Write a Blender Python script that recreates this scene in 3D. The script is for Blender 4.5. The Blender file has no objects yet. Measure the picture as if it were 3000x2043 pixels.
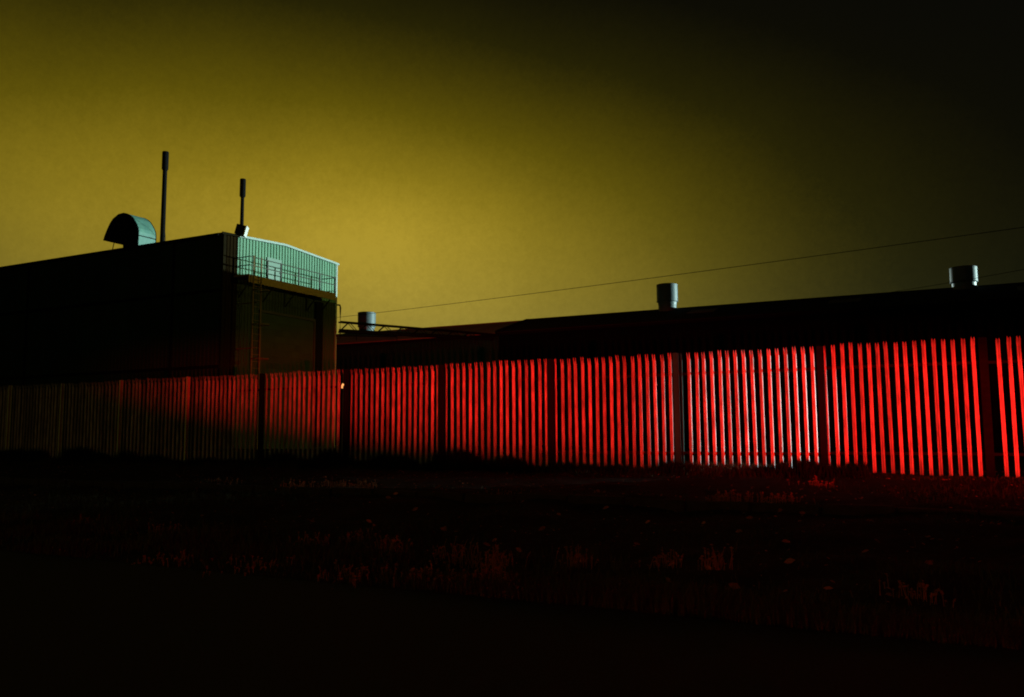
import bpy, bmesh, math, random
from mathutils import Vector, Matrix, Quaternion
random.seed(7)
S = bpy.context.scene
COL = S.collection

# ------------------------------------------------------------------ camera
cam_d = bpy.data.cameras.new('camera')
cam = bpy.data.objects.new('camera', cam_d); COL.objects.link(cam)
r = Vector((0.88921696, 0.4574512, -0.00562043))
u = Vector((0.0504578, -0.08585712, 0.99502893))
f = Vector((-0.45469462, 0.8850802, 0.09942759))
cam.matrix_world = Matrix(((r.x, u.x, -f.x, 0), (r.y, u.y, -f.y, 0), (r.z, u.z, -f.z, 1.5), (0, 0, 0, 1)))
cam_d.sensor_width = 36.0
cam_d.lens = 2432.76 / 3000 * 36
cam_d.clip_end = 3000
S.camera = cam

# ------------------------------------------------------------------ night sky, glowing with town light
W = bpy.data.worlds.new('World'); S.world = W; W.use_nodes = True
nt = W.node_tree; N = nt.nodes; Lk = nt.links
N.clear()
def wn(t, **k):
    n = N.new(t)
    for a, b in k.items(): setattr(n, a, b)
    return n
def wm(op, a, b=None, c=None):
    n = wn('ShaderNodeMath', operation=op)
    for i, v in enumerate((a, b, c)):
        if v is None: continue
        if isinstance(v, (int, float)): n.inputs[i].default_value = v
        else: Lk.new(v, n.inputs[i])
    return n.outputs[0]
tc = wn('ShaderNodeTexCoord'); sx = wn('ShaderNodeSeparateXYZ'); Lk.new(tc.outputs['Generated'], sx.inputs[0])
az = wm('ARCTAN2', wm('MULTIPLY', sx.outputs['X'], -1.0), sx.outputs['Y'])      # 0 = straight through the fence, + to the left
el = wm('ARCSINE', sx.outputs['Z'])
clouds = wn('ShaderNodeTexNoise'); Lk.new(tc.outputs['Generated'], clouds.inputs['Vector'])
clouds.inputs['Scale'].default_value = 3.1; clouds.inputs['Detail'].default_value = 4.0; clouds.inputs['Roughness'].default_value = 0.5
fine = wn('ShaderNodeTexNoise'); Lk.new(tc.outputs['Generated'], fine.inputs['Vector'])
fine.inputs['Scale'].default_value = 110.0; fine.inputs['Detail'].default_value = 5.0; fine.inputs['Roughness'].default_value = 0.92
AZ0, EL0 = math.radians(38.0), math.radians(12.6)
da = wm('SUBTRACT', az, AZ0)
de = wm('SUBTRACT', el, EL0)
# the glow leans: higher up it sits further to the left
da = wm('SUBTRACT', da, wm('MULTIPLY', de, 0.50))
sa_r = wm('DIVIDE', wm('MINIMUM', da, 0.0), math.radians(22.5))
sa_l = wm('DIVIDE', wm('MAXIMUM', da, 0.0), math.radians(34.0))
se_u = wm('DIVIDE', wm('MAXIMUM', de, 0.0), math.radians(9.6))
se_d = wm('DIVIDE', wm('MINIMUM', de, 0.0), math.radians(16.0))
q2 = wm('ADD', wm('ADD', wm('MULTIPLY', sa_r, sa_r), wm('MULTIPLY', sa_l, sa_l)), wm('ADD', wm('MULTIPLY', se_u, se_u), wm('MULTIPLY', se_d, se_d)))
glow = wm('EXPONENT', wm('MULTIPLY', wm('POWER', q2, 0.75), -1.0))
mod = wm('ADD', wm('MULTIPLY', wm('SUBTRACT', clouds.outputs['Fac'], 0.5), 0.5), wm('MULTIPLY', wm('SUBTRACT', fine.outputs['Fac'], 0.5), 0.34))
glow = wm('MULTIPLY', glow, wm('ADD', mod, 1.0))
ramp = wn('ShaderNodeValToRGB'); Lk.new(glow, ramp.inputs['Fac'])
cr = ramp.color_ramp
cr.elements[0].position = 0.0; cr.elements[0].color = (0.0022, 0.0022, 0.0018, 1)
cr.elements[1].position = 1.0; cr.elements[1].color = (0.430, 0.300, 0.020, 1)
for p, c in ((0.05, (0.0042, 0.0038, 0.0014, 1)), (0.14, (0.019, 0.0158, 0.0016, 1)), (0.4, (0.112, 0.083, 0.0030, 1)), (0.7, (0.260, 0.184, 0.0090, 1))):
    e = cr.elements.new(p); e.color = c
# greyer haze low over the roofs
low = wm('MULTIPLY', wm('EXPONENT', wm('MULTIPLY', wm('POWER', wm('DIVIDE', wm('MAXIMUM', el, 0.0), math.radians(10.0)), 2.0), -1.0)), glow)
hz = wn('ShaderNodeVectorMath', operation='SCALE'); hz.inputs[0].default_value = (-0.012, 0.026, 0.045); Lk.new(low, hz.inputs['Scale'])
ad = wn('ShaderNodeVectorMath', operation='ADD'); Lk.new(ramp.outputs['Color'], ad.inputs[0]); Lk.new(hz.outputs['Vector'], ad.inputs[1])
bg = wn('ShaderNodeBackground'); Lk.new(ad.outputs['Vector'], bg.inputs['Color']); bg.inputs['Strength'].default_value = 0.95
wo = wn('ShaderNodeOutputWorld'); Lk.new(bg.outputs[0], wo.inputs['Surface'])

# ------------------------------------------------------------------ lamps
def light(name, kind, loc, energy, color, aim=None, **k):
    d = bpy.data.lights.new(name, kind); d.energy = energy; d.color = color
    for a, b in k.items(): setattr(d, a, b)
    o = bpy.data.objects.new(name, d); COL.objects.link(o); o.location = loc
    if aim is not None:
        o.rotation_euler = (Vector(aim)).to_track_quat('-Z', 'Y').to_euler()
    return o
# cold floodlight of the works, far behind the sheds, grazing over their ridge
light('works_floodlight', 'SPOT', (140, 158, 6.7), 2700000, (0.72, 1.0, 0.93), aim=(-158, -122, 2.0), spot_size=math.radians(14), spot_blend=0.2, shadow_soft_size=0.4)
# red tail lamp of a car on the road, right behind the photographer
RED_POS = Vector((3.2, -0.6, 0.85))
RED_AZ, RED_EL = math.radians(17.0), math.radians(3.7)
red = light('red_tail_lamp', 'SPOT', RED_POS, 42000, (1.0, 0.0125, 0.009), aim=(-math.sin(RED_AZ) * math.cos(RED_EL), math.cos(RED_AZ) * math.cos(RED_EL), math.sin(RED_EL)), spot_size=math.radians(82), spot_blend=0.8, shadow_soft_size=0.06)
red.rotation_euler = (red.rotation_euler.to_quaternion() @ Quaternion((0, 0, 1), math.radians(-2.3))).to_euler()
red.scale = (1.0, 0.108, 1.0)      # beam flattened, its edges shaped to give the shade on fence and bank
light('red_bank_fill', 'POINT', RED_POS + Vector((0, 0.15, 0)), 270, (1.0, 0.02, 0.008), shadow_soft_size=0.06)  # added weak red fill to bring up leaves and weeds on the bank
# sodium street lamp along the road, far behind and to the left of the photographer
light('street_lamp', 'POINT', (-16, -14, 8.5), 680, (1.0, 0.82, 0.14), shadow_soft_size=0.2)
# sodium lamp of the yard, out of frame to the right, shining at the tall building
light('sodium_yard_lamp', 'SPOT', (6.5, 30.5, 6.2), 4300, (1.0, 0.82, 0.14), aim=(-33.5, -0.6, 0.6), spot_size=math.radians(30), spot_blend=0.5, shadow_soft_size=0.15)
# white lamp in the yard behind the fence, out of frame to the right
yl = light('yard_lamp', 'SPOT', (2.2, 19.0, 1.85), 3300, (0.78, 1.0, 0.96), aim=(-4.6, -2.26, -0.02), spot_size=math.radians(34), spot_blend=0.7, shadow_soft_size=0.05)
yl.scale = (0.52, 1.0, 1.0)
# second lamp behind the long shed, catching the far ventilator from the other side
light('back_yard_lamp', 'SPOT', (-16.0, 66.0, 9.3), 9000, (0.75, 1.0, 0.95), aim=(17.3, -21.0, -0.35), spot_size=math.radians(8), spot_blend=0.3, shadow_soft_size=0.1)

S.view_settings.view_transform = 'Standard'; S.view_settings.look = 'None'
S.cycles.filter_width = 1.9
S.view_settings.exposure = 0; S.view_settings.gamma = 1

# ------------------------------------------------------------------ materials
def mat(name, color, rough=0.7, metal=0.0, var=0.35, scale=6.0, bump=0.0, color2=None, stretch=None, spec=0.5):
    m = bpy.data.materials.new(name); m.use_nodes = True
    t = m.node_tree; b = t.nodes['Principled BSDF']
    b.inputs['Roughness'].default_value = rough; b.inputs['Metallic'].default_value = metal
    b.inputs['Specular IOR Level'].default_value = spec
    co = t.nodes.new('ShaderNodeTexCoord')
    src = co.outputs['Object']
    if stretch:
        mp = t.nodes.new('ShaderNodeMapping'); mp.inputs['Scale'].default_value = stretch
        t.links.new(src, mp.inputs['Vector']); src = mp.outputs['Vector']
    oi = t.nodes.new('ShaderNodeObjectInfo'); sc_ = t.nodes.new('ShaderNodeVectorMath'); sc_.operation = 'SCALE'; sc_.inputs[0].default_value = (37.0, 61.0, 23.0)
    t.links.new(oi.outputs['Random'], sc_.inputs['Scale']); av = t.nodes.new('ShaderNodeVectorMath'); av.operation = 'ADD'
    t.links.new(src, av.inputs[0]); t.links.new(sc_.outputs['Vector'], av.inputs[1]); src = av.outputs['Vector']
    nz = t.nodes.new('ShaderNodeTexNoise'); nz.inputs['Scale'].default_value = scale; nz.inputs['Detail'].default_value = 6; nz.inputs['Roughness'].default_value = 0.65
    t.links.new(src, nz.inputs['Vector'])
    rp = t.nodes.new('ShaderNodeValToRGB'); rp.color_ramp.elements[0].position = 0.3; rp.color_ramp.elements[1].position = 0.72
    c2 = color2 or tuple(c * (1 - var) for c in color)
    rp.color_ramp.elements[0].color = (*c2, 1); rp.color_ramp.elements[1].color = (*color, 1)
    t.links.new(nz.outputs['Fac'], rp.inputs['Fac']); t.links.new(rp.outputs['Color'], b.inputs['Base Color'])
    if bump:
        bp = t.nodes.new('ShaderNodeBump'); bp.inputs['Strength'].default_value = bump; bp.inputs['Distance'].default_value = 0.02
        t.links.new(nz.outputs['Fac'], bp.inputs['Height']); t.links.new(bp.outputs['Normal'], b.inputs['Normal'])
    return m
def random_tint(m, lo=0.55, hi=1.25):
    """each object of this material gets its own overall brightness (weathering differs from piece to piece)"""
    t = m.node_tree; b = t.nodes['Principled BSDF']
    src = b.inputs['Base Color'].links[0].from_socket
    oi = t.nodes.new('ShaderNodeObjectInfo'); mr = t.nodes.new('ShaderNodeMapRange')
    mr.inputs['To Min'].default_value = lo; mr.inputs['To Max'].default_value = hi
    t.links.new(oi.outputs['Random'], mr.inputs['Value'])
    mx = t.nodes.new('ShaderNodeVectorMath'); mx.operation = 'SCALE'
    t.links.new(src, mx.inputs[0]); t.links.new(mr.outputs['Result'], mx.inputs['Scale'])
    t.links.new(mx.outputs['Vector'], b.inputs['Base Color'])
    return m
M = dict(
    asphalt=mat('asphalt', (0.035, 0.035, 0.036), 0.95, var=0.5, scale=40, bump=0.4, spec=0.15),
    soil=mat('soil', (0.030, 0.023, 0.015), 1.0, var=0.6, scale=7, bump=0.6, spec=0.1),
    yard=mat('yard', (0.035, 0.033, 0.03), 1.0, var=0.5, scale=4, bump=0.2, spec=0.1),
    kerb=mat('kerb_concrete', (0.045, 0.04, 0.034), 0.95, var=0.6, scale=9, bump=0.4, spec=0.2),
    galv=random_tint(mat('galvanised_pale', (0.56, 0.55, 0.55), 0.5, 0.0, color2=(0.13, 0.115, 0.10), scale=2.6, stretch=(4, 4, 0.9), spec=0.45), 0.62, 1.12),
    post=mat('rusty_post', (0.006, 0.005, 0.004), 0.95, var=0.5, scale=12, spec=0.05),
    rail=mat('rusty_rail', (0.007, 0.006, 0.005), 0.95, var=0.5, scale=10, spec=0.05),
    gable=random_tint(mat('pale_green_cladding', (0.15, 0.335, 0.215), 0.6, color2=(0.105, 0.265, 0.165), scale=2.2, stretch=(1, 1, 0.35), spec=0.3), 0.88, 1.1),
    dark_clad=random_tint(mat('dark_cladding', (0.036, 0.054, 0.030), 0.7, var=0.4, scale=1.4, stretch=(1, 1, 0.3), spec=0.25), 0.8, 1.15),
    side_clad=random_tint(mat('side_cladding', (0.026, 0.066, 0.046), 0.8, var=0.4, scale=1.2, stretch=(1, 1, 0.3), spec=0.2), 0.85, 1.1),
    corner=mat('shaded_cladding', (0.018, 0.011, 0.004), 0.95, var=0.4, scale=1.4, spec=0.02),  # dark brown holds the shade on the gable's corner strip
    dgrass=mat('dry_grass', (0.09, 0.07, 0.03), 0.9, color2=(0.06, 0.045, 0.02), scale=1.6, spec=0.1),
    ladder=mat('ladder_steel', (0.16, 0.11, 0.035), 0.8, var=0.4, scale=9),
    litpost=mat('lamplit_post', (0.62, 0.72, 0.42), 0.6, var=0.3, scale=6),  # yellow-green lamplight put into the post colour
    trim=mat('trim', (0.016, 0.012, 0.005), 0.9, var=0.4, scale=5, spec=0.03),
    gable_trim=mat('pale_trim', (0.30, 0.42, 0.38), 0.5, var=0.2, scale=5),
    door=mat('pale_door', (0.085, 0.20, 0.13), 0.5, var=0.1, scale=4),
    black=mat('black_steel', (0.008, 0.008, 0.009), 0.8, var=0.3, scale=8, spec=0.06),
    steel=mat('grating_steel', (0.42, 0.30, 0.07), 0.7, var=0.5, scale=9),  # yellow cast of the sodium light is also put into this colour
    rail_steel=mat('handrail_steel', (0.05, 0.045, 0.03), 0.7, var=0.4, scale=12),
    roofd=mat('dark_roof', (0.028, 0.030, 0.028), 0.95, var=0.4, scale=1.5, spec=0.05),
    roofl=mat('fibre_roof', (0.36, 0.40, 0.20), 0.95, var=0.35, scale=1.2, bump=0.2, spec=0.1),
    wallb=random_tint(mat('shed_wall', (0.012, 0.13, 0.07), 1.0, var=0.35, scale=1.3, spec=0.0), 0.9, 1.08),
    wallc=random_tint(mat('shed_wall_dark', (0.004, 0.014, 0.011), 1.0, var=0.4, scale=1.3, spec=0.0), 0.85, 1.1),
    zinc=mat('zinc', (0.17, 0.23, 0.25), 0.5, var=0.25, scale=7, stretch=(1, 1, 0.3), spec=0.4),
    hood=mat('hood_steel', (0.15, 0.34, 0.28), 0.55, var=0.35, scale=3, spec=0.3),
    white=mat('white_paint', (0.82, 0.82, 0.80), 0.45, var=0.1, scale=5),
    skyl=mat('skylight_sheet', (0.20, 0.17, 0.09), 0.85, var=0.3, scale=4, spec=0.1),
    cable=mat('cable', (0.02, 0.02, 0.018), 0.8, var=0.2, scale=4, spec=0.1),
    wood=mat('pole_wood', (0.07, 0.05, 0.035), 0.9, var=0.5, scale=5, stretch=(1, 1, 0.15)),
    grass=mat('grass', (0.045, 0.055, 0.018), 0.9, color2=(0.03, 0.026, 0.013), scale=2.0, spec=0.2),
    tlight=mat('painted_teal_light', (0.003, 0.09, 0.08), 0.7, var=0.4, scale=8, spec=0.2),  # teal light of the yard lamp put into the colour
    growth=mat('dark_growth', (0.014, 0.018, 0.009), 1.0, color2=(0.007, 0.008, 0.005), scale=3.0, spec=0.05),
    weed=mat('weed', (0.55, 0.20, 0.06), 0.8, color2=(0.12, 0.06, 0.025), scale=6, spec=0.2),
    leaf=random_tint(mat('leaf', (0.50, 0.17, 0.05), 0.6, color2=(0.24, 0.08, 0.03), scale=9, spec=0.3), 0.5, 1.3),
    tag=mat('yellow_glint', (0.8, 0.62, 0.08), 0.35, var=0.1),
)

_b = M['tag'].node_tree.nodes['Principled BSDF']; _b.inputs['Emission Color'].default_value = (1.0, 0.85, 0.25, 1); _b.inputs['Emission Strength'].default_value = 0.6  # emission puts a yellow glint into the plate
# ------------------------------------------------------------------ helpers
def add_box(bm, c, s, rot=None):
    v = []
    for dx in (-.5, .5):
        for dy in (-.5, .5):
            for dz in (-.5, .5):
                p = Vector((dx * s[0], dy * s[1], dz * s[2]))
                if rot is not None: p = rot @ p
                v.append(bm.verts.new(p + Vector(c)))
    for q in ((0, 1, 3, 2), (4, 6, 7, 5), (0, 4, 5, 1), (2, 3, 7, 6), (0, 2, 6, 4), (1, 5, 7, 3)):
        bm.faces.new([v[i] for i in q])
def add_tube(bm, pts, rad, n=8, caps=True):
    pts = [Vector(p) for p in pts]; rings = []
    rads = rad if isinstance(rad, (list, tuple)) else [rad] * len(pts)
    for i, p in enumerate(pts):
        d = (pts[min(i + 1, len(pts) - 1)] - pts[max(i - 1, 0)]).normalized()
        a = d.cross(Vector((0, 0, 1)))
        if a.length < 1e-3: a = Vector((1, 0, 0))
        a.normalize(); b = d.cross(a).normalized()
        rings.append([bm.verts.new(p + rads[i] * (math.cos(t) * a + math.sin(t) * b)) for t in [2 * math.pi * k / n for k in range(n)]])
    for A, B in zip(rings, rings[1:]):
        for k in range(n): bm.faces.new((A[k], A[(k + 1) % n], B[(k + 1) % n], B[k]))
    if caps:
        bm.faces.new(rings[0][::-1]); bm.faces.new(rings[-1])
def add_lathe(bm, c, prof, n=32):
    """prof: list of (radius, z), turned about the vertical through c"""
    rings = []
    for rr, z in prof:
        rings.append([bm.verts.new((c[0] + rr * math.cos(2 * math.pi * k / n), c[1] + rr * math.sin(2 * math.pi * k / n), c[2] + z)) for k in range(n)])
    for A, B in zip(rings, rings[1:]):
        for k in range(n): bm.faces.new((A[k], A[(k + 1) % n], B[(k + 1) % n], B[k]))
    bm.faces.new(rings[0][::-1]); bm.faces.new(rings[-1])
def add_prism(bm, poly, y0, y1):
    """polygon in XZ extruded along Y"""
    a = [bm.verts.new((x, y0, z)) for x, z in poly]; b = [bm.verts.new((x, y1, z)) for x, z in poly]
    n = len(poly)
    bm.faces.new(a); bm.faces.new(b[::-1])
    for i in range(n): bm.faces.new((a[i], b[i], b[(i + 1) % n], a[(i + 1) % n]))
def mesh_of(bm, name, m, smooth=False):
    bmesh.ops.recalc_face_normals(bm, faces=bm.faces[:])
    me = bpy.data.meshes.new(name); bm.to_mesh(me); bm.free(); me.materials.append(m)
    if smooth:
        for p in me.polygons: p.use_smooth = True
        me.set_sharp_from_angle(angle=math.radians(35))
    return me
def link(name, me, parent=None, loc=None, rot=None):
    o = bpy.data.objects.new(name, me); COL.objects.link(o)
    if parent is not None: o.parent = parent
    if loc is not None: o.location = loc
    if rot is not None: o.rotation_euler = rot
    return o
def obj(name, bm, m, parent=None, smooth=False):
    """vertices are in world space; a parent sits at its own base, so shift back"""
    if parent is not None:
        off = parent.location.copy()
        if parent.parent is not None: off += parent.parent.location
        for v in bm.verts: v.co -= off
    return link(name, mesh_of(bm, name, m, smooth), parent)
def tag(o, label=None, cat=None, group=None, kind=None):
    if label: o['label'] = label
    if cat: o['category'] = cat
    if group: o['group'] = group
    if kind: o['kind'] = kind
    return o
def thing(name, loc, label, cat, group=None):
    o = bpy.data.objects.new(name, None); COL.objects.link(o); o.location = loc; o.empty_display_size = 0.2
    return tag(o, label, cat, group)
def box(name, c, s, m, parent=None, rot=None):
    bm = bmesh.new(); add_box(bm, c, s, rot); return obj(name, bm, m, parent)
def tube(name, pts, rad, m, parent=None, n=8):
    bm = bmesh.new(); add_tube(bm, pts, rad, n); return obj(name, bm, m, parent, smooth=True)
def rib_sheet(bm, p0, du, width, out, ribs, depth, zb, zt_fn, back=0.03):
    """a trapezoid-ribbed wall sheet: starts at p0, runs along du, ribs stand out along 'out'; bottom zb, top zt_fn(distance along)"""
    pitch = width / ribs; prof = []
    for i in range(ribs):
        b = i * pitch
        prof += [(b, 0), (b + pitch * .38, 0), (b + pitch * .52, depth), (b + pitch * .86, depth)]
    prof.append((width, 0))
    bot, top, bb, bt = [], [], [], []
    for s, d in prof:
        p = Vector(p0) + Vector(du) * s + Vector(out) * d
        bot.append(bm.verts.new((p.x, p.y, zb))); top.append(bm.verts.new((p.x, p.y, zt_fn(s))))
        p = Vector(p0) + Vector(du) * s - Vector(out) * back
        bb.append(bm.verts.new((p.x, p.y, zb))); bt.append(bm.verts.new((p.x, p.y, zt_fn(s))))
    n = len(prof)
    for i in range(n - 1):
        bm.faces.new((bot[i], bot[i + 1], top[i + 1], top[i])); bm.faces.new((bb[i + 1], bb[i], bt[i], bt[i + 1]))
        bm.faces.new((top[i], top[i + 1], bt[i + 1], bt[i])); bm.faces.new((bot[i + 1], bot[i], bb[i], bb[i + 1]))
    bm.faces.new((bot[0], top[0], bt[0], bb[0])); bm.faces.new((bot[-1], bb[-1], bt[-1], top[-1]))

# ------------------------------------------------------------------ ground
FY = 16.465          # the fence line
def hash2(i, j):
    v = math.sin(i * 127.1 + j * 311.7) * 43758.5453
    return v - math.floor(v)
def vnoise(x, y):
    i, j = math.floor(x), math.floor(y); a, b = x - i, y - j
    a = a * a * (3 - 2 * a); b = b * b * (3 - 2 * b)
    return (hash2(i, j) * (1 - a) + hash2(i + 1, j) * a) * (1 - b) + (hash2(i, j + 1) * (1 - a) + hash2(i + 1, j + 1) * a) * b
PROF = [(-1e4, -0.03), (6.5, -0.03), (7.0, 0.03), (8.2, 0.10), (11.6, 0.36), (11.92, 0.38), (12.2, 0.47), (14.5, 0.56), (16.0, 0.66), (16.6, 0.70), (18.0, 0.70), (1e4, 0.70)]
def gz(x, y, rough=True):
    for (a, za), (b, zb) in zip(PROF, PROF[1:]):
        if a <= y <= b:
            z = za + (zb - za) * (y - a) / (b - a); break
    if rough and 6.7 < y < 17.5 and abs(x) < 60:
        k = min(1, (y - 6.7) / 0.6, (17.5 - y) / 0.8) * (0.45 if y > 15 else 1.0 if y < 13.5 else 1.0 - .55 * (y - 13.5) / 1.5)
        z += k * (0.13 * (vnoise(x * .9 + 3, y * .9) - .5) + 0.07 * (vnoise(x * 2.6, y * 2.6 + 9) - .5) + 0.03 * (vnoise(x * 7.1, y * 7.1) - .5))
    return z
def axis(parts):
    out = []
    for a, b, st in parts:
        k = a
        while k < b - 1e-6: out.append(k); k += st
    out.append(parts[-1][1]); return out
xs = axis([(-900, -60, 60), (-60, -34, 2), (-34, 6, 0.16), (6, 30, 1.0), (30, 900, 87)])
ys = axis([(-900, -10, 89), (-10, 6, 4), (6, 17.6, 0.16), (17.6, 60, 6), (60, 1200, 95)])
verts = [(x, y, gz(x, y)) for y in ys for x in xs]; nx = len(xs)
faces = [(j * nx + i, j * nx + i + 1, (j + 1) * nx + i + 1, (j + 1) * nx + i) for j in range(len(ys) - 1) for i in range(nx - 1)]
me = bpy.data.meshes.new('ground'); me.from_pydata(verts, [], faces); me.materials.append(M['soil'])
for p in me.polygons: p.use_smooth = True
tag(link('ground', me), kind='structure')
bm = bmesh.new(); add_box(bm, (0, -1.0, -0.06), (600, 15.4, 0.13)); tag(obj('road', bm, M['asphalt']), kind='structure')
bm = bmesh.new(); add_box(bm, (0, 68, 0.66), (600, 100, 0.1)); tag(obj('yard_paving', bm, M['yard']), kind='structure')
# a row of old kerb stones along the top of the bank
kerb = bpy.data.objects.new('kerb', None); COL.objects.link(kerb); kerb.location = (0, 12.0, 0); tag(kerb, kind='structure')
bm = bmesh.new(); add_box(bm, (0, 0, 0), (0.90, 0.13, 0.26)); bmesh.ops.bevel(bm, geom=bm.edges[:], offset=0.014, segments=1, affect='EDGES')
kme = mesh_of(bm, 'kerb_stone', M['kerb'])
k = -26.0
while k < 6:
    link('kerb_stone', kme, kerb, (k, random.uniform(-.015, .015), 0.375 + random.uniform(-.02, .02)), (random.uniform(-.05, .05), random.uniform(-.012, .012), random.uniform(-.01, .01)))
    k += 0.925

# ------------------------------------------------------------------ palisade fence
POSTS = [6.2, 3.46, 0.71, -1.95, -4.70, -7.48, -10.27, -13.04, -15.81, -18.54, -21.3, -23.97, -26.59, -29.3, -32.05]
ZB, ZT = 0.70, 3.06
fence = thing('palisade_fence', (-10, FY, ZB), 'long steel palisade fence glowing red along the top of the bank', 'fence')
def make_pale(seed):
    rnd = random.Random(seed)
    H = ZT - ZB + 0.01
    bm = bmesh.new()
    prof = [(-.036, .026), (-.031, .0), (-.010, -.002), (0.0, .011), (.010, -.002), (.031, .0), (.036, .026)]
    th = .003
    def off(i):
        a = Vector(prof[max(i - 1, 0)]); b = Vector(prof[min(i + 1, len(prof) - 1)]); d = (b - a).normalized()
        return Vector(prof[i]) + th * Vector((-d.y, d.x))
    o2 = [off(i) for i in range(len(prof))]
    zs = (-0.12, H * .5, H - .135)
    rings = []
    for z in zs:
        rings.append(([bm.verts.new((x, y, z)) for x, y in prof], [bm.verts.new((p.x, p.y, z)) for p in o2]))
    n = len(prof)
    for (A, A2), (B, B2) in zip(rings, rings[1:]):
        for i in range(n - 1):
            bm.faces.new((A[i], A[i + 1], B[i + 1], B[i])); bm.faces.new((A2[i + 1], A2[i], B2[i], B2[i + 1]))
        bm.faces.new((A[0], B[0], B2[0], A2[0])); bm.faces.new((A[-1], A2[-1], B2[-1], B[-1]))
    T, T2 = rings[-1]
    for i in range(n - 1): bm.faces.new((T[i], T[i + 1], T2[i + 1], T2[i]))
    # three prongs: the outer two curl forward, the middle one back
    z0 = H - .137
    for x0, x1, bend, top in ((-.035, -.013, -.030, .135), (-.011, .011, .045, .13), (.013, .035, -.026, .135)):
        bend *= rnd.uniform(.7, 1.2); top += rnd.uniform(-.008, .006)
        w = x1 - x0; cx = (x0 + x1) / 2
        lv = [(0, 0, w * .5), (bend * .25, top * .35, w * .48), (bend * .8, top * .72, w * .42), (bend, top, w * .12)]
        pr = []
        for dy, dz, hw in lv:
            pr.append([bm.verts.new((cx - hw, dy, z0 + dz)), bm.verts.new((cx + hw, dy, z0 + dz)), bm.verts.new((cx + hw, dy + .006, z0 + dz)), bm.verts.new((cx - hw, dy + .006, z0 + dz))])
        for A, B in zip(pr, pr[1:]):
            for i in range(4): bm.faces.new((A[i], A[(i + 1) % 4], B[(i + 1) % 4], B[i]))
        bm.faces.new(pr[-1]); bm.faces.new(pr[0][::-1])
    # bolt heads where the pale is fixed to the rails
    for z in (0.36, H - .42): add_box(bm, (0, -.001, z), (.020, .014, .020))
    return mesh_of(bm, 'pale', M['galv'])
pale_meshes = [make_pale(i) for i in range(6)]
bm = bmesh.new()      # I-section post, narrow flange to the road
for c, s in (((0, -.045, 0), (.10, .010, 2.54)), ((0, .045, 0), (.10, .010, 2.54)), ((0, 0, 0), (.008, .080, 2.532))): add_box(bm, c, s)
post_me = mesh_of(bm, 'post', M['post'])
off = Vector((-10, FY, ZB))
for n, X in enumerate(POSTS):
    po = link('post', post_me, fence, Vector((X, FY - .075, ZB + 2.54 / 2 - .18 + random.uniform(-.015, .015))) - off, (0, random.uniform(-.004, .004), 0))
    if X == -4.70: po.data = post_me.copy(); po.data.materials.clear(); po.data.materials.append(M['tlight'])  # this post has its teal lamplight painted on
    if X == 0.71: po.scale.x = 1.35
    if X in (-18.54, -21.3, -23.97, -26.59):      # four lamplit posts, the light put into a brighter colour
        pm = post_me.copy(); pm.materials.clear(); pm.materials.append(M['litpost']); po.data = pm; po.scale.x = .5
    if n + 1 < len(POSTS):
        X2 = POSTS[n + 1]      # the panel runs to the left of this post
        w = X - X2; lean = random.uniform(-.003, .003); dz = random.uniform(-.012, .012)
        for z in (0.36, 1.94):
            bm = bmesh.new(); cx = (X + X2) / 2
            add_box(bm, (cx, FY + .031, ZB + z + dz), (w - .012, .006, .05)); add_box(bm, (cx, FY + .059, ZB + z + dz - .022), (w - .012, .050, .006))
            obj('rail', bm, M['rail'], fence)
        for i in range(17):
            if i == 0 and X2 == 0.71: continue      # unlit pale left out, so its shade becomes a dark gap
            p = link('pale', random.choice(pale_meshes), fence, Vector((X2 + (0.085 + 0.1575 * i) * (w / 2.75), FY, ZB + dz + random.gauss(0, .010))) - off,
                     (random.uniform(-.004, .004), lean + random.gauss(0, .0032), random.uniform(-.09, .09)))
            if i == 0 and X2 == -4.70: p.data = p.data.copy(); p.data.materials.clear(); p.data.materials.append(M['tlight'])
            p.scale.x = 0.92
            if i == 0: p.scale.x = 0.45      # the narrow closing pale beside each post
bm = bmesh.new(); add_box(bm, (-13.10, FY - .138, 2.66), (.055, .006, .085), Matrix.Rotation(.5, 3, 'Y')); add_box(bm, (-13.115, FY - .138, 2.60), (.05, .006, .03), Matrix.Rotation(.3, 3, 'Y'))
obj('glint_plate', bm, M['tag'], fence)  # added glowing plates for a small yellow glint

# ------------------------------------------------------------------ tall works building with the lit gable
AX, AY0, AY1, AZ, AR = -27.55, 26.0, 33.68, 10.19, 10.42
ALEFT = -62.0
A = thing('works_building', (AX, AY0, 0.7), 'tall dark works building with a lit pale green gable and platform', 'building')
ym = (AY0 + AY1) / 2
def ztop(y): return AR - (AR - AZ) * abs(y - ym) / ((AY1 - AY0) / 2)
# inner shell
bm = bmesh.new()
poly = [(AY0 + .05, .7), (AY1 - .05, .7), (AY1 - .05, AZ - .03), (ym, AR - .03), (AY0 + .05, AZ - .03)]
a = [bm.verts.new((AX - .05, y, z)) for y, z in poly]; b = [bm.verts.new((ALEFT, y, z)) for y, z in poly]
bm.faces.new(a); bm.faces.new(b[::-1])
for i in range(5): bm.faces.new((a[i], b[i], b[(i + 1) % 5], a[(i + 1) % 5]))
obj('shell', bm, M['side_clad'], A)
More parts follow.
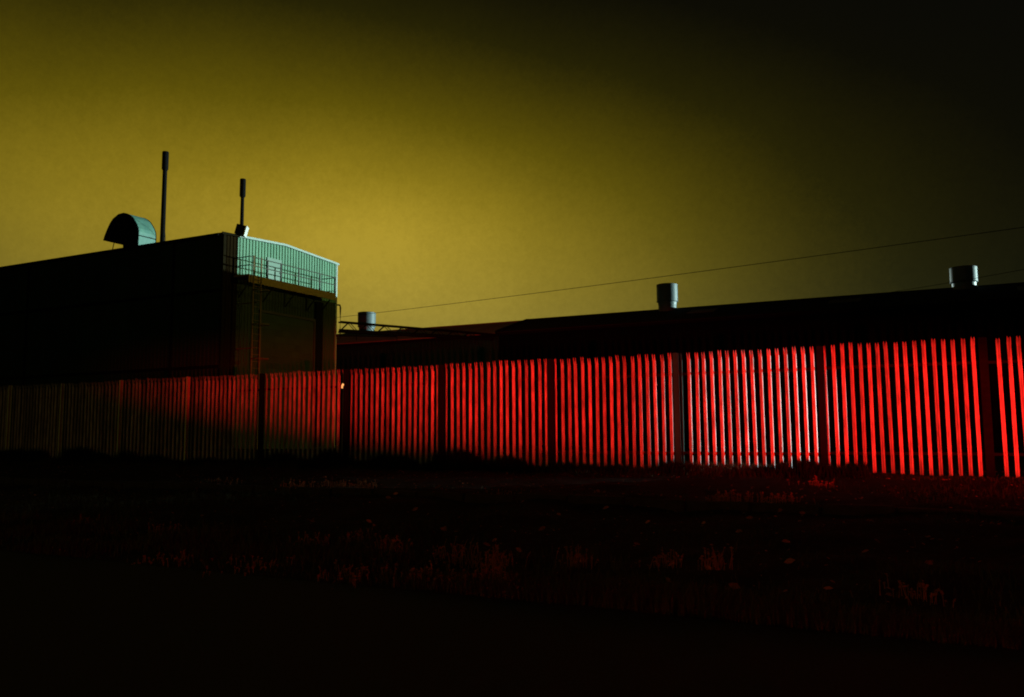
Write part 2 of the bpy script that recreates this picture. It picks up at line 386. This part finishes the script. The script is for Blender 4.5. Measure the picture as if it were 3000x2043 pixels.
# roof sheets
for s, ya in ((0, AY0 - .12), (1, AY1 + .12)):
    bm = bmesh.new()
    z0 = ztop(ya)
    for dz in (0, .05):
        pass
    x0, x1 = AX + .03, ALEFT
    vs = [bm.verts.new(p) for p in ((x0, ya, z0), (x0, ym, AR), (x1, ym, AR), (x1, ya, z0), (x0, ya, z0 + .05), (x0, ym, AR + .05), (x1, ym, AR + .05), (x1, ya, z0 + .05))]
    for q in ((0, 1, 2, 3), (4, 5, 6, 7), (0, 1, 5, 4), (1, 2, 6, 5), (2, 3, 7, 6), (3, 0, 4, 7)): bm.faces.new([vs[i] for i in q])
    obj('roof_slope', bm, M['roofd'], A)
# verge flashing along the gable top (pale), its near end dark with the corner bay's shade put in
def sloped_bar(y0, y1, h, x, t):
    bm = bmesh.new(); vs = []
    for y in (y0, y1):
        for dx in (0, t):
            for dz in (0, h): vs.append(bm.verts.new((x + dx, y, ztop(y) + dz - .02)))
    for q in ((0, 1, 3, 2), (4, 6, 7, 5), (0, 4, 5, 1), (2, 3, 7, 6), (0, 2, 6, 4), (1, 5, 7, 3)): bm.faces.new([vs[i] for i in q])
    return bm
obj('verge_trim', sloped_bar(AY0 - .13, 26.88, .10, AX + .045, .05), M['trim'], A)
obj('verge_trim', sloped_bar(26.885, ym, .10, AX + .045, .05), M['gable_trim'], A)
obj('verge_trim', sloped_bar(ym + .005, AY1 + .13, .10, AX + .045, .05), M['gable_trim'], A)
# gable: corner bay with its shade put into a dark brown, then pale ribbed sheets above the platform, dark sheets below
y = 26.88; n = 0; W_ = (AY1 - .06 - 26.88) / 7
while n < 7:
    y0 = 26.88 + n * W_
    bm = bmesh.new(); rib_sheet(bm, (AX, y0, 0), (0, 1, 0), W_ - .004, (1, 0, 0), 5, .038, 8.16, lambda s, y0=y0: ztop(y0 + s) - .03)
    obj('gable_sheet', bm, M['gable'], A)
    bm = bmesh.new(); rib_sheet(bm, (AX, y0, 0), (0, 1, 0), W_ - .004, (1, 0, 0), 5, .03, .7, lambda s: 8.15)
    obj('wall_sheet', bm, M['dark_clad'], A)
    n += 1
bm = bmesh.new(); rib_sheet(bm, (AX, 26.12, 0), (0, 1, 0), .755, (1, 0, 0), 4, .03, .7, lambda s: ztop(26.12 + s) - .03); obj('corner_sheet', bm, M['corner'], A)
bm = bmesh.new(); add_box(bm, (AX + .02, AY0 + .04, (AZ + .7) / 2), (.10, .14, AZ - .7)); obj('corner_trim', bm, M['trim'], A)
bm = bmesh.new(); add_box(bm, (AX + .02, AY1 - .02, (AZ + .7) / 2), (.10, .10, AZ - .7 - .02)); obj('corner_trim', bm, M['gable_trim'], A)
# long side wall: ribbed sheets in two lifts with a flashing between, gutter and downpipes
x = AX - .08; n = 0
while x > ALEFT + 1.2:
    for zb, zt in ((.7, 4.3), (4.42, 7.65), (7.77, AZ - .05)):
        bm = bmesh.new(); rib_sheet(bm, (x, AY0, 0), (-1, 0, 0), 1.196, (0, -1, 0), 5, .03, zb, lambda s, zt=zt: zt); obj('wall_sheet', bm, M['side_clad'], A)
    x -= 1.2
for z in (4.36, 7.71): box('flashing', ((AX + ALEFT) / 2, AY0 - .03, z), (AX - ALEFT - .1, .07, .14), M['black'], A)
box('gutter', ((AX + ALEFT) / 2 - .05, AY0 - .13, AZ - .04), (AX - ALEFT - .1, .16, .12), M['black'], A)
for x in (-30.5, -41.0): tube('downpipe', [(x, AY0 - .10, AZ - .1), (x, AY0 - .10, .7)], .05, M['black'], A)
# platform with its railing
PX0, PX1 = AX + .05, -26.62
PZ = 8.44
plat = box('platform', ((PX0 + PX1) / 2, 29.55, PZ - .05), (PX1 - PX0, 5.9, .08), M['steel'], A)
box('edge_beam', (PX1 + .025, 29.55, PZ - .20), (.05, 5.9, .34), M['steel'], plat)
for y in (26.9, 28.4, 29.9, 31.4, 32.4):
    bm = bmesh.new(); add_tube(bm, [(PX1 - .05, y, PZ - .12), (PX0 + .02, y, PZ - .95)], .03, 6); obj('bracket', bm, M['black'], plat)
for y in (27.35, 27.75, 28.6, 29.8, 31.3, 32.45):
    box('railing_post', (PX1 + .02, y, PZ + .39), (.05, .05, .82), M['rail_steel'], plat)
for z in (PZ + .78, PZ + .40): tube('handrail', [(PX1 + .02, 26.65, z), (PX1 + .02, 32.5, z)], .022, M['rail_steel'], plat)
for z in (PZ + .78, PZ + .12): tube('handrail', [(PX1 + .02, 32.5, z), (PX0 + .03, 32.5, z)], .022, M['rail_steel'], plat)
for z in (PZ + .78, PZ + .40): tube('handrail', [(PX1 + .02, 26.65, z), (PX0 + .03, 26.65, z)], .022, M['rail_steel'], plat)
# door onto the platform
door = box('platform_door', (AX + .055, 29.1, PZ + .62), (.06, .95, 1.16), M['door'], A)
box('door_handle', (AX + .10, 29.47, PZ + .55), (.03, .10, .03), M['black'], door)
# ladder down to the yard with its hoops
lx = -26.42
bm = bmesh.new()
for y in (26.72, 27.18): add_box(bm, (lx, y, 5.0), (.04, .06, 8.5))
ladder = obj('ladder', bm, M['ladder'], A)
for i in range(27): tube('rung', [(lx, 26.74, 1.0 + i * .3), (lx, 27.16, 1.0 + i * .3)], .014, M['ladder'], ladder, 6)
for z in (3.2, 4.7, 6.2, 7.7):
    tube('hoop', [(lx, 26.70, z), (lx + .35, 26.60, z), (lx + .6, 26.8, z), (lx + .62, 27.1, z), (lx + .36, 27.32, z), (lx, 27.20, z)], .02, M['ladder'], ladder, 6)
for z in (2.0, 5.2, 7.2): box('stay', ((AX + lx) / 2 + .02, 26.95, z), (lx - AX, .04, .04), M['ladder'], ladder)
# roller door under the platform
fr = box('door_frame', (AX + .075, 30.12, 7.06), (.12, 3.8, .12), M['rail_steel'], A)
for y in (28.27, 31.97): box('door_jamb', (AX + .075, y, 3.85), (.12, .10, 6.28), M['rail_steel'], fr)
roll = box('roller_door', (AX + .05, 30.12, 3.85), (.05, 3.58, 6.28), M['dark_clad'], A)
for i in range(20): box('door_slat', (AX + .083, 30.12, .88 + i * .31), (.016, 3.56, .285), M['dark_clad'], roll)
box('pilaster', (AX + .10, 32.25, 4.4), (.16, .5, 7.2), M['black'], A)
tube('conduit', [(AX - .1, AY1 + .12, 8.1), (AX + .02, AY1 + .32, 8.1), (AX + .02, AY1 + .36, 7.95), (AX + .02, AY1 + .36, 6.4), (AX - .1, AY1 + .05, 6.35)], .045, M['rail_steel'], A)

# ------------------------------------------------------------------ on its roof
hood = thing('exhaust_hood', (-34.7, 27.4, 10.3), 'half-round steel exhaust hood on the roof of the tall building', 'vent')
outer = [(-36.73, 11.11), (-36.62, 11.38), (-36.43, 11.71), (-36.27, 11.94), (-36.07, 12.13), (-35.69, 12.31), (-35.31, 12.33), (-35.05, 12.26), (-34.81, 12.14), (-34.62, 12.00), (-34.47, 11.82), (-34.33, 11.64), (-34.23, 11.45), (-34.19, 11.28), (-34.19, 11.11), (-34.21, 10.30), (-35.22, 10.30), (-35.26, 10.72)]
bm = bmesh.new(); add_prism(bm, outer, 26.94, 27.92); obj('cowl', bm, M['hood'], hood)
for y0, y1 in ((26.90, 26.94), (27.92, 27.95)):
    c = Vector((-35.3, 11.3)); big = [tuple(c + (Vector(p) - c) * 1.012) for p in outer]
    bm = bmesh.new(); add_prism(bm, big, y0, y1); obj('side_plate', bm, M['black'], hood)
box('seam_flange', (-34.17, 27.43, 11.08), (.05, 1.0, .035), M['black'], hood)
tube('stay', [(-36.05, 27.0, 10.92), (-36.25, 27.0, 10.22)], .022, M['steel'], hood, 6)
tube('stay', [(-36.05, 27.85, 10.92), (-36.25, 27.85, 10.22)], .022, M['steel'], hood, 6)
def stack(name, x, y, ztop_, zcap, rad, rcap, label):
    s = thing(name, (x, y, 10.2), label, 'chimney')
    bm = bmesh.new(); add_lathe(bm, (x, y, 0), [(rad * 1.08, 10.15), (rad, 11.2), (rad * .92, zcap + .1)], 20); obj('pipe', bm, M['black'], s, True)
    bm = bmesh.new(); add_lathe(bm, (x, y, 0), [(rad * .95, zcap - .08), (rcap, zcap), (rcap, ztop_ - .03), (rcap * .9, ztop_)], 20); obj('cap', bm, M['black'], s, True)
    bm = bmesh.new(); add_lathe(bm, (x, y, 0), [(rad * 1.9, 10.2), (rad * 1.9, 10.38), (rad * 1.1, 10.5)], 20); obj('base_collar', bm, M['black'], s, True)
    return s
s1 = stack('chimney', -33.2, 27.5, 15.27, 14.4, .115, .155, 'taller black chimney stack on the roof beside the exhaust hood')
tube('stay_wire', [(-33.2, 27.5, 12.6), (-34.2, 28.6, 10.4)], .010, M['cable'], s1, 5)
stack('chimney', -28.0, 27.5, 13.13, 12.33, .085, .135, 'shorter black chimney stack rising above the lit gable')
fl = thing('floodlight', (-27.5, 26.95, 10.3), 'black floodlight with a bright face at the foot of shorter chimney', 'floodlight')
ry = Matrix.Rotation(math.radians(32), 3, 'Z') @ Matrix.Rotation(math.radians(14), 3, 'Y')
fc_ = Vector((-27.47, 26.95, 10.54))
box('housing', (-27.47, 26.95, 10.54), (.40, .42, .44), M['black'], fl, ry)
box('lens_rim', fc_ + ry @ Vector((.225, 0, 0)), (.045, .44, .46), M['white'], fl, ry)
box('bracket', (-27.56, 26.95, 10.32), (.10, .30, .12), M['black'], fl)
tube('lead', [(-27.6, 26.9, 10.4), (-27.85, 26.8, 10.30), (-28.1, 26.8, 10.27)], .012, M['cable'], fl, 5)

# ------------------------------------------------------------------ the two long sheds behind
EY, EZ, RY, RZ = 41.2, 7.05, 45.08, 8.20
def shed(name, x0, x1, dz, wm_, rm_, label):
    T = thing(name, (x1, EY, .7), label, 'building')
    bm = bmesh.new()
    poly = [(EY + .3, .7), (2 * RY - EY - .3, .7), (2 * RY - EY - .3, EZ + dz - .02), (RY, RZ + dz - .06), (EY + .3, EZ + dz - .02)]
    a = [bm.verts.new((x0, y, z)) for y, z in poly]; b = [bm.verts.new((x1, y, z)) for y, z in poly]
    bm.faces.new(a); bm.faces.new(b[::-1])
    for i in range(5): bm.faces.new((a[i], b[i], b[(i + 1) % 5], a[(i + 1) % 5]))
    obj('shell', bm, wm_, T)
    for s in (0, 1):
        bm = bmesh.new(); ya = EY - .05 if s == 0 else 2 * RY - EY + .05
        vs = [bm.verts.new(p) for p in ((x0, ya, EZ + dz), (x0, RY, RZ + dz), (x1, RY, RZ + dz), (x1, ya, EZ + dz))] 
        vs += [bm.verts.new(v.co - Vector((0, 0, .06))) for v in vs]
        for q in ((0, 1, 2, 3), (4, 5, 6, 7), (0, 1, 5, 4), (1, 2, 6, 5), (2, 3, 7, 6), (3, 0, 4, 7)): bm.faces.new([vs[i] for i in q])
        obj('roof_slope', bm, rm_, T)
    bm = bmesh.new(); add_tube(bm, [(x0, RY, RZ + dz - .01), (x1, RY, RZ + dz - .01)], .07, 8); obj('ridge_cap', bm, rm_, T)
    box('gutter', ((x0 + x1) / 2, EY - .02, EZ + dz - .12), (x1 - x0, .16, .14), M['black'], T)
    x = x0
    while x < x1 - .1:
        w = min(2.0, x1 - x)
        bm = bmesh.new(); rib_sheet(bm, (x, EY + .25, 0), (1, 0, 0), w - .006, (0, -1, 0), 8, .03, .7, lambda s: EZ + dz - .2); obj('wall_sheet', bm, wm_, T)
        x += 2.0
    return T
B = shed('shed', -64.0, -22.16, 0.0, M['wallb'], M['roofl'], 'low shed with a lighter brown roof between tall building and long shed')
C = shed('long_shed', -22.10, 40.0, 0.06, M['wallc'], M['roofd'], 'long dark shed with a black roof running behind the red fence')
sl = math.atan2(RZ - EZ, RY - EY)
for x, w, t in ((-3.9, 1.5, .62), (4.2, 1.6, .58), (-11.0, 1.4, .62)):
    y = EY + (RY - EY) * t
    box('skylight', (x, y, EZ + .06 + (RZ - EZ) * t + .012), (w, 1.1, .03), M['skyl'], C, Matrix.Rotation(sl, 3, 'X'))
bm = bmesh.new(); vs = []
for p in ((-22.13, EY - .1, EZ), (-22.13, RY, RZ)):
    for dx in (-.06, .10):
        for dz in (-.1, .13): vs.append(bm.verts.new((p[0] + dx, p[1], p[2] + dz)))
for q in ((0, 1, 3, 2), (4, 6, 7, 5), (0, 4, 5, 1), (2, 3, 7, 6), (0, 2, 6, 4), (1, 5, 7, 3)): bm.faces.new([vs[i] for i in q])
obj('verge_trim', bm, M['black'], C)
def ventilator(x, ztop_, rad, label, base):
    T = thing('roof_ventilator', (x, RY, RZ), label, 'ventilator', None)
    h0 = base
    bm = bmesh.new(); add_lathe(bm, (x, RY, 0), [(rad * .86, RZ - .35), (rad * .86, h0 + .12)], 36); obj('neck', bm, M['zinc'], T, True)
    bm = bmesh.new(); add_lathe(bm, (x, RY, 0), [(rad * .87, h0 + .10), (rad * .90, h0 + .26), (rad, h0 + .30), (rad, ztop_ - .02), (rad * .97, ztop_)], 36); obj('drum', bm, M['zinc'], T, True)
    for z in (h0 + .31, ztop_ - .05):
        bm = bmesh.new(); add_lathe(bm, (x, RY, 0), [(rad * 1.02, z - .015), (rad * 1.02, z + .015)], 36); obj('hoop', bm, M['zinc'], T, True)
    bm = bmesh.new(); add_lathe(bm, (x, RY, 0), [(rad * .9, ztop_ + .001), (rad * .3, ztop_ + .05)], 36); obj('lid', bm, M['black'], T, True)
ventilator(-34.2, 9.56, .60, 'zinc drum ventilator on the brown roof beside the tall building', 8.30)
ventilator(-13.33, 9.68, .585, 'zinc drum ventilator on the black roof standing under the overhead cable', 8.40)
ventilator(1.33, 9.25, .59, 'zinc drum ventilator crossed by a cable and lit on both sides', 8.22)

# ------------------------------------------------------------------ lattice pipe bridge from the tall building to the long shed
pb = thing('pipe_bridge', (AX, AY1, 6.6), 'slender lattice pipe bridge sloping from tall building to long shed', 'bridge')
P0t, P0b = Vector((-27.45, 33.80, 7.17)), Vector((-27.45, 33.80, 6.66))
P1t, P1b = Vector((-22.3, 40.95, 6.93)), Vector((-22.3, 40.95, 6.66))
side = Vector((.8, -.6, 0)) * .34
for s in (0, 1):
    o_ = side * s
    tube('chord', [P0t + o_, P1t + o_], .045, M['black'], pb, 6); tube('chord', [P0b + o_, P1b + o_], .05, M['black'], pb, 6)
    nb = 9
    for i in range(nb):
        a, b, c = i / nb, (i + .5) / nb, (i + 1) / nb
        tube('brace', [P0b.lerp(P1b, a) + o_, P0t.lerp(P1t, b) + o_], .02, M['black'], pb, 5)
        tube('brace', [P0t.lerp(P1t, b) + o_, P0b.lerp(P1b, c) + o_], .02, M['black'], pb, 5)
tube('pipe', [P0b.lerp(P0t, .1) + side * .5, P1b.lerp(P1t, .1) + side * .5], .10, M['black'], pb, 8)
tube('pipe', [P0b + side * .9 - Vector((0, 0, .22)), P0b.lerp(P1b, .35) + side * .9 - Vector((0, 0, .12))], .04, M['black'], pb, 8)
for t in (.1, .35, .6): tube('hanger', [P0b.lerp(P1b, t) + side * .9, P0b.lerp(P1b, t) + side * .9 - Vector((0, 0, .42))], .02, M['black'], pb, 5)

# ------------------------------------------------------------------ overhead cables and the pole they run to
def cable(name, a, b, sag, rad, label):
    a, b = Vector(a), Vector(b); pts = []
    for i in range(41):
        t = i / 40; p = a.lerp(b, t); p.z -= sag * 4 * t * (1 - t); pts.append(p)
    bm = bmesh.new(); add_tube(bm, pts, rad, 6); return tag(obj(name, bm, M['cable'], smooth=True), label, 'cable')
pole = thing('utility_pole', (12, 22.1, .7), 'tall timber utility pole in the yard', 'pole')
bm = bmesh.new(); add_tube(bm, [(12, 22.1, .5), (12, 22.1, 7.4)], [.14, .10], 14); obj('shaft', bm, M['wood'], pole, True)
box('crossarm', (12, 22.1, 6.75), (.12, 1.4, .12), M['wood'], pole)
cable('overhead_cable', (-27.5, 33.74, 7.42), (11.93, 22.1, 6.62), .13, .010, 'thin cable rising over the sheds from the tall building')
cable('overhead_cable', (-4.3, 44.08, 7.97), (11.93, 22.6, 6.75), .25, .010, 'short lower cable leaving the black roof past a ventilator')

# ------------------------------------------------------------------ grass, weeds and fallen leaves on the bank
def blades(name, n, place, hmin, hmax, m, w=.006, label=None, cat=None):
    v, fc = [], []
    for _ in range(n):
        x, y, k = place()
        z = gz(x, y) - .02; h = random.uniform(hmin, hmax) * k; a = random.uniform(0, 6.283); l = random.uniform(.1, .75) * h; ww = w * random.uniform(.7, 1.5)
        dx, dy = math.cos(a), math.sin(a); b = len(v)
        px_, py_ = -dy * ww, dx * ww
        v += [(x - px_, y - py_, z), (x + px_, y + py_, z), (x + dx * l * .4 - px_ * .8, y + dy * l * .4 - py_ * .8, z + h * .6), (x + dx * l * .4 + px_ * .8, y + dy * l * .4 + py_ * .8, z + h * .6), (x + dx * l, y + dy * l, z + h)]
        fc += [(b, b + 1, b + 3, b + 2), (b + 2, b + 3, b + 4)]
    me = bpy.data.meshes.new(name); me.from_pydata(v, [], fc); me.materials.append(m)
    return tag(link(name, me), label, cat, kind='stuff')
def verge_spot():
    while True:
        x = random.uniform(-24, 4); y = 6.75 + abs(random.gauss(0, .75))
        d = vnoise(x * .8, y * 1.3 + 40)
        if random.random() < d * d * 2: return x, y, .5 + d
blades('verge_grass', 42000, verge_spot, .05, .16, M['dgrass'], .005, 'short rough grass along the edge of the road', 'grass')
def fence_spot():
    while True:
        x = random.uniform(-32, 6); y = random.gauss(FY - .25, .35)
        d = vnoise(x * .9 + 7, y * .6)
        if random.random() < d: return x, y, .35 + 1.1 * d * d + (.25 if x < -13 else 0)
blades('fence_grass', 30000, fence_spot, .06, .19, M['grass'], .006, 'ragged grass along the foot of the fence', 'grass')
def bank_spot():
    while True:
        x = random.uniform(-26, 5); y = random.uniform(7.5, 16)
        d = vnoise(x * .5 + 11, y * .7)
        if random.random() < max(0, d - .35) * 1.2: return x, y, .4 + d
def growth_spot():
    while True:
        x = random.uniform(-30, -1.2); y = random.gauss(FY - .42, .16)
        d = vnoise(x * 1.7 + 31, 4.2) * .65 + vnoise(x * 5.3, 8.8) * .35
        if random.random() < max(0, d - .22) * 1.6: return x, y, .25 + 1.5 * d * d
blades('fence_growth', 26000, growth_spot, .16, .40, M['growth'], .009, 'dark tangled growth hiding the feet of the fence pales', 'undergrowth')
blades('bank_grass', 26000, bank_spot, .03, .11, M['grass'], .005, 'thin patchy grass over the dark bank', 'grass')

def leaf_verts(c, size, a, tilt, roll_):
    R_ = Matrix.Rotation(a, 3, 'Z') @ Matrix.Rotation(tilt, 3, 'X') @ Matrix.Rotation(roll_, 3, 'Y')
    pts = [(-.5, 0, 0), (-.22, .2, .06), (.15, .24, .08), (.5, 0, .03), (.15, -.24, .08), (-.22, -.2, .06), (0, 0, -.04)]
    return [tuple(Vector(c) + R_ @ (Vector(p) * size)) for p in pts]
LF = [(0, 6, 1), (1, 6, 2), (2, 6, 3), (3, 6, 4), (4, 6, 5), (5, 6, 0)]
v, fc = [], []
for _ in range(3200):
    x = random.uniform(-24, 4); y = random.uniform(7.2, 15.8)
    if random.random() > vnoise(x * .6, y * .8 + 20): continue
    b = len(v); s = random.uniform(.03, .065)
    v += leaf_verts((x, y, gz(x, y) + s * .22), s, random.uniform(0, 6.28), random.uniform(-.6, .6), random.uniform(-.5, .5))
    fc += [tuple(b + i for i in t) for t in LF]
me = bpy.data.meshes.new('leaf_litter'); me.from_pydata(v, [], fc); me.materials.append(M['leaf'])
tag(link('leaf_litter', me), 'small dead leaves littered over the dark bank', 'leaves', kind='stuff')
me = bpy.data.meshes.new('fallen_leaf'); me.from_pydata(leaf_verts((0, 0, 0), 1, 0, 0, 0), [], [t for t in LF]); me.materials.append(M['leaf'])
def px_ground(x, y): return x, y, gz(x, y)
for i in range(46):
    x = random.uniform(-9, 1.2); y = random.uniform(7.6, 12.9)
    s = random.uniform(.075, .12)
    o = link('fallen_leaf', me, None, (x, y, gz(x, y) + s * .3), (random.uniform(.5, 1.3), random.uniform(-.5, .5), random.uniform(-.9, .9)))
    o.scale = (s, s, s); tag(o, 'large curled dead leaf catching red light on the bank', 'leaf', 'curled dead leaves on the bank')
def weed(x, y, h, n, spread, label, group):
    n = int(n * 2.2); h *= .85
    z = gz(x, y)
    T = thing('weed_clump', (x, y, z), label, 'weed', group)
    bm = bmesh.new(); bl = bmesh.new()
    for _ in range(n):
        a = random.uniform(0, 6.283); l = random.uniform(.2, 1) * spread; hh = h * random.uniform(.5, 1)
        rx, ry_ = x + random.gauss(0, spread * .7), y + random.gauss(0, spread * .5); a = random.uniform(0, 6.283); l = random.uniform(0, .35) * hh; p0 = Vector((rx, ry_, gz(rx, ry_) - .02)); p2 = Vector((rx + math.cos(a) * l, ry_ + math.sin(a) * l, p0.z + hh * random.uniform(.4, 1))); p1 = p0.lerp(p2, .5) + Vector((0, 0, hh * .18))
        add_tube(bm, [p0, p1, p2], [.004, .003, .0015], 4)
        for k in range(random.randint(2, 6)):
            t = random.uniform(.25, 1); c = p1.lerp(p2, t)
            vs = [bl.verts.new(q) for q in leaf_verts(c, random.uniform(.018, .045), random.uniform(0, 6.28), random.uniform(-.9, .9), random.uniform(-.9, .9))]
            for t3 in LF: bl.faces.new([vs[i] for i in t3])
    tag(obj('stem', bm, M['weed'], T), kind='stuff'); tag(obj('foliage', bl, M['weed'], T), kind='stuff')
GROUPS = (
    ('low leafy weed clump on the bank below the kerb stones', 'weeds on the bank',
     ((-9.62, 8.17, .30, 26, .20), (-4.72, 8.09, .36, 34, .30), (-4.35, 8.1, .34, 16, .10), (-3.47, 8.22, .34, 22, .14), (-2.54, 8.3, .26, 18, .16), (-2.06, 8.3, .34, 20, .12), (-6.57, 8.54, .30, 20, .18), (-5.56, 7.85, .32, 20, .16), (-11.56, 8.32, .22, 16, .14), (-6.99, 8.2, .26, 16, .2), (-.22, 7.86, .24, 16, .22))),
    ('straggling weed clump rooted along the kerb stones', 'weeds along the kerb',
     ((-10.83, 12.2, .26, 28, .28), (-9.52, 12.4, .26, 28, .26), (-12.79, 12.2, .18, 20, .34), (-10.17, 12.5, .24, 24, .26), (-2.86, 12.5, .28, 28, .22), (-2.22, 12.4, .26, 28, .34), (-6.6, 12.4, .18, 16, .34))),
    ('ragged weed tuft in the grass at the edge of the road', 'weeds at the road edge',
     ((-3.91, 7.15, .36, 28, .12), (-4.22, 7.0, .22, 26, .26), (-9.98, 7.05, .16, 20, .3), (-8.04, 6.95, .16, 20, .3), (-6.78, 6.95, .18, 22, .32), (-5.47, 6.95, .20, 26, .32), (-4.68, 7.1, .20, 22, .3), (-3.57, 7.0, .18, 18, .3))),
    ('small weed clump between the kerb stones and the fence', None,
     ((-1.84, 14.65, .22, 16, .2),)),
)
for lab, grp, spots in GROUPS:
    for (x, y, h, n, sp) in spots: weed(x, y, h, n, sp, lab, grp)
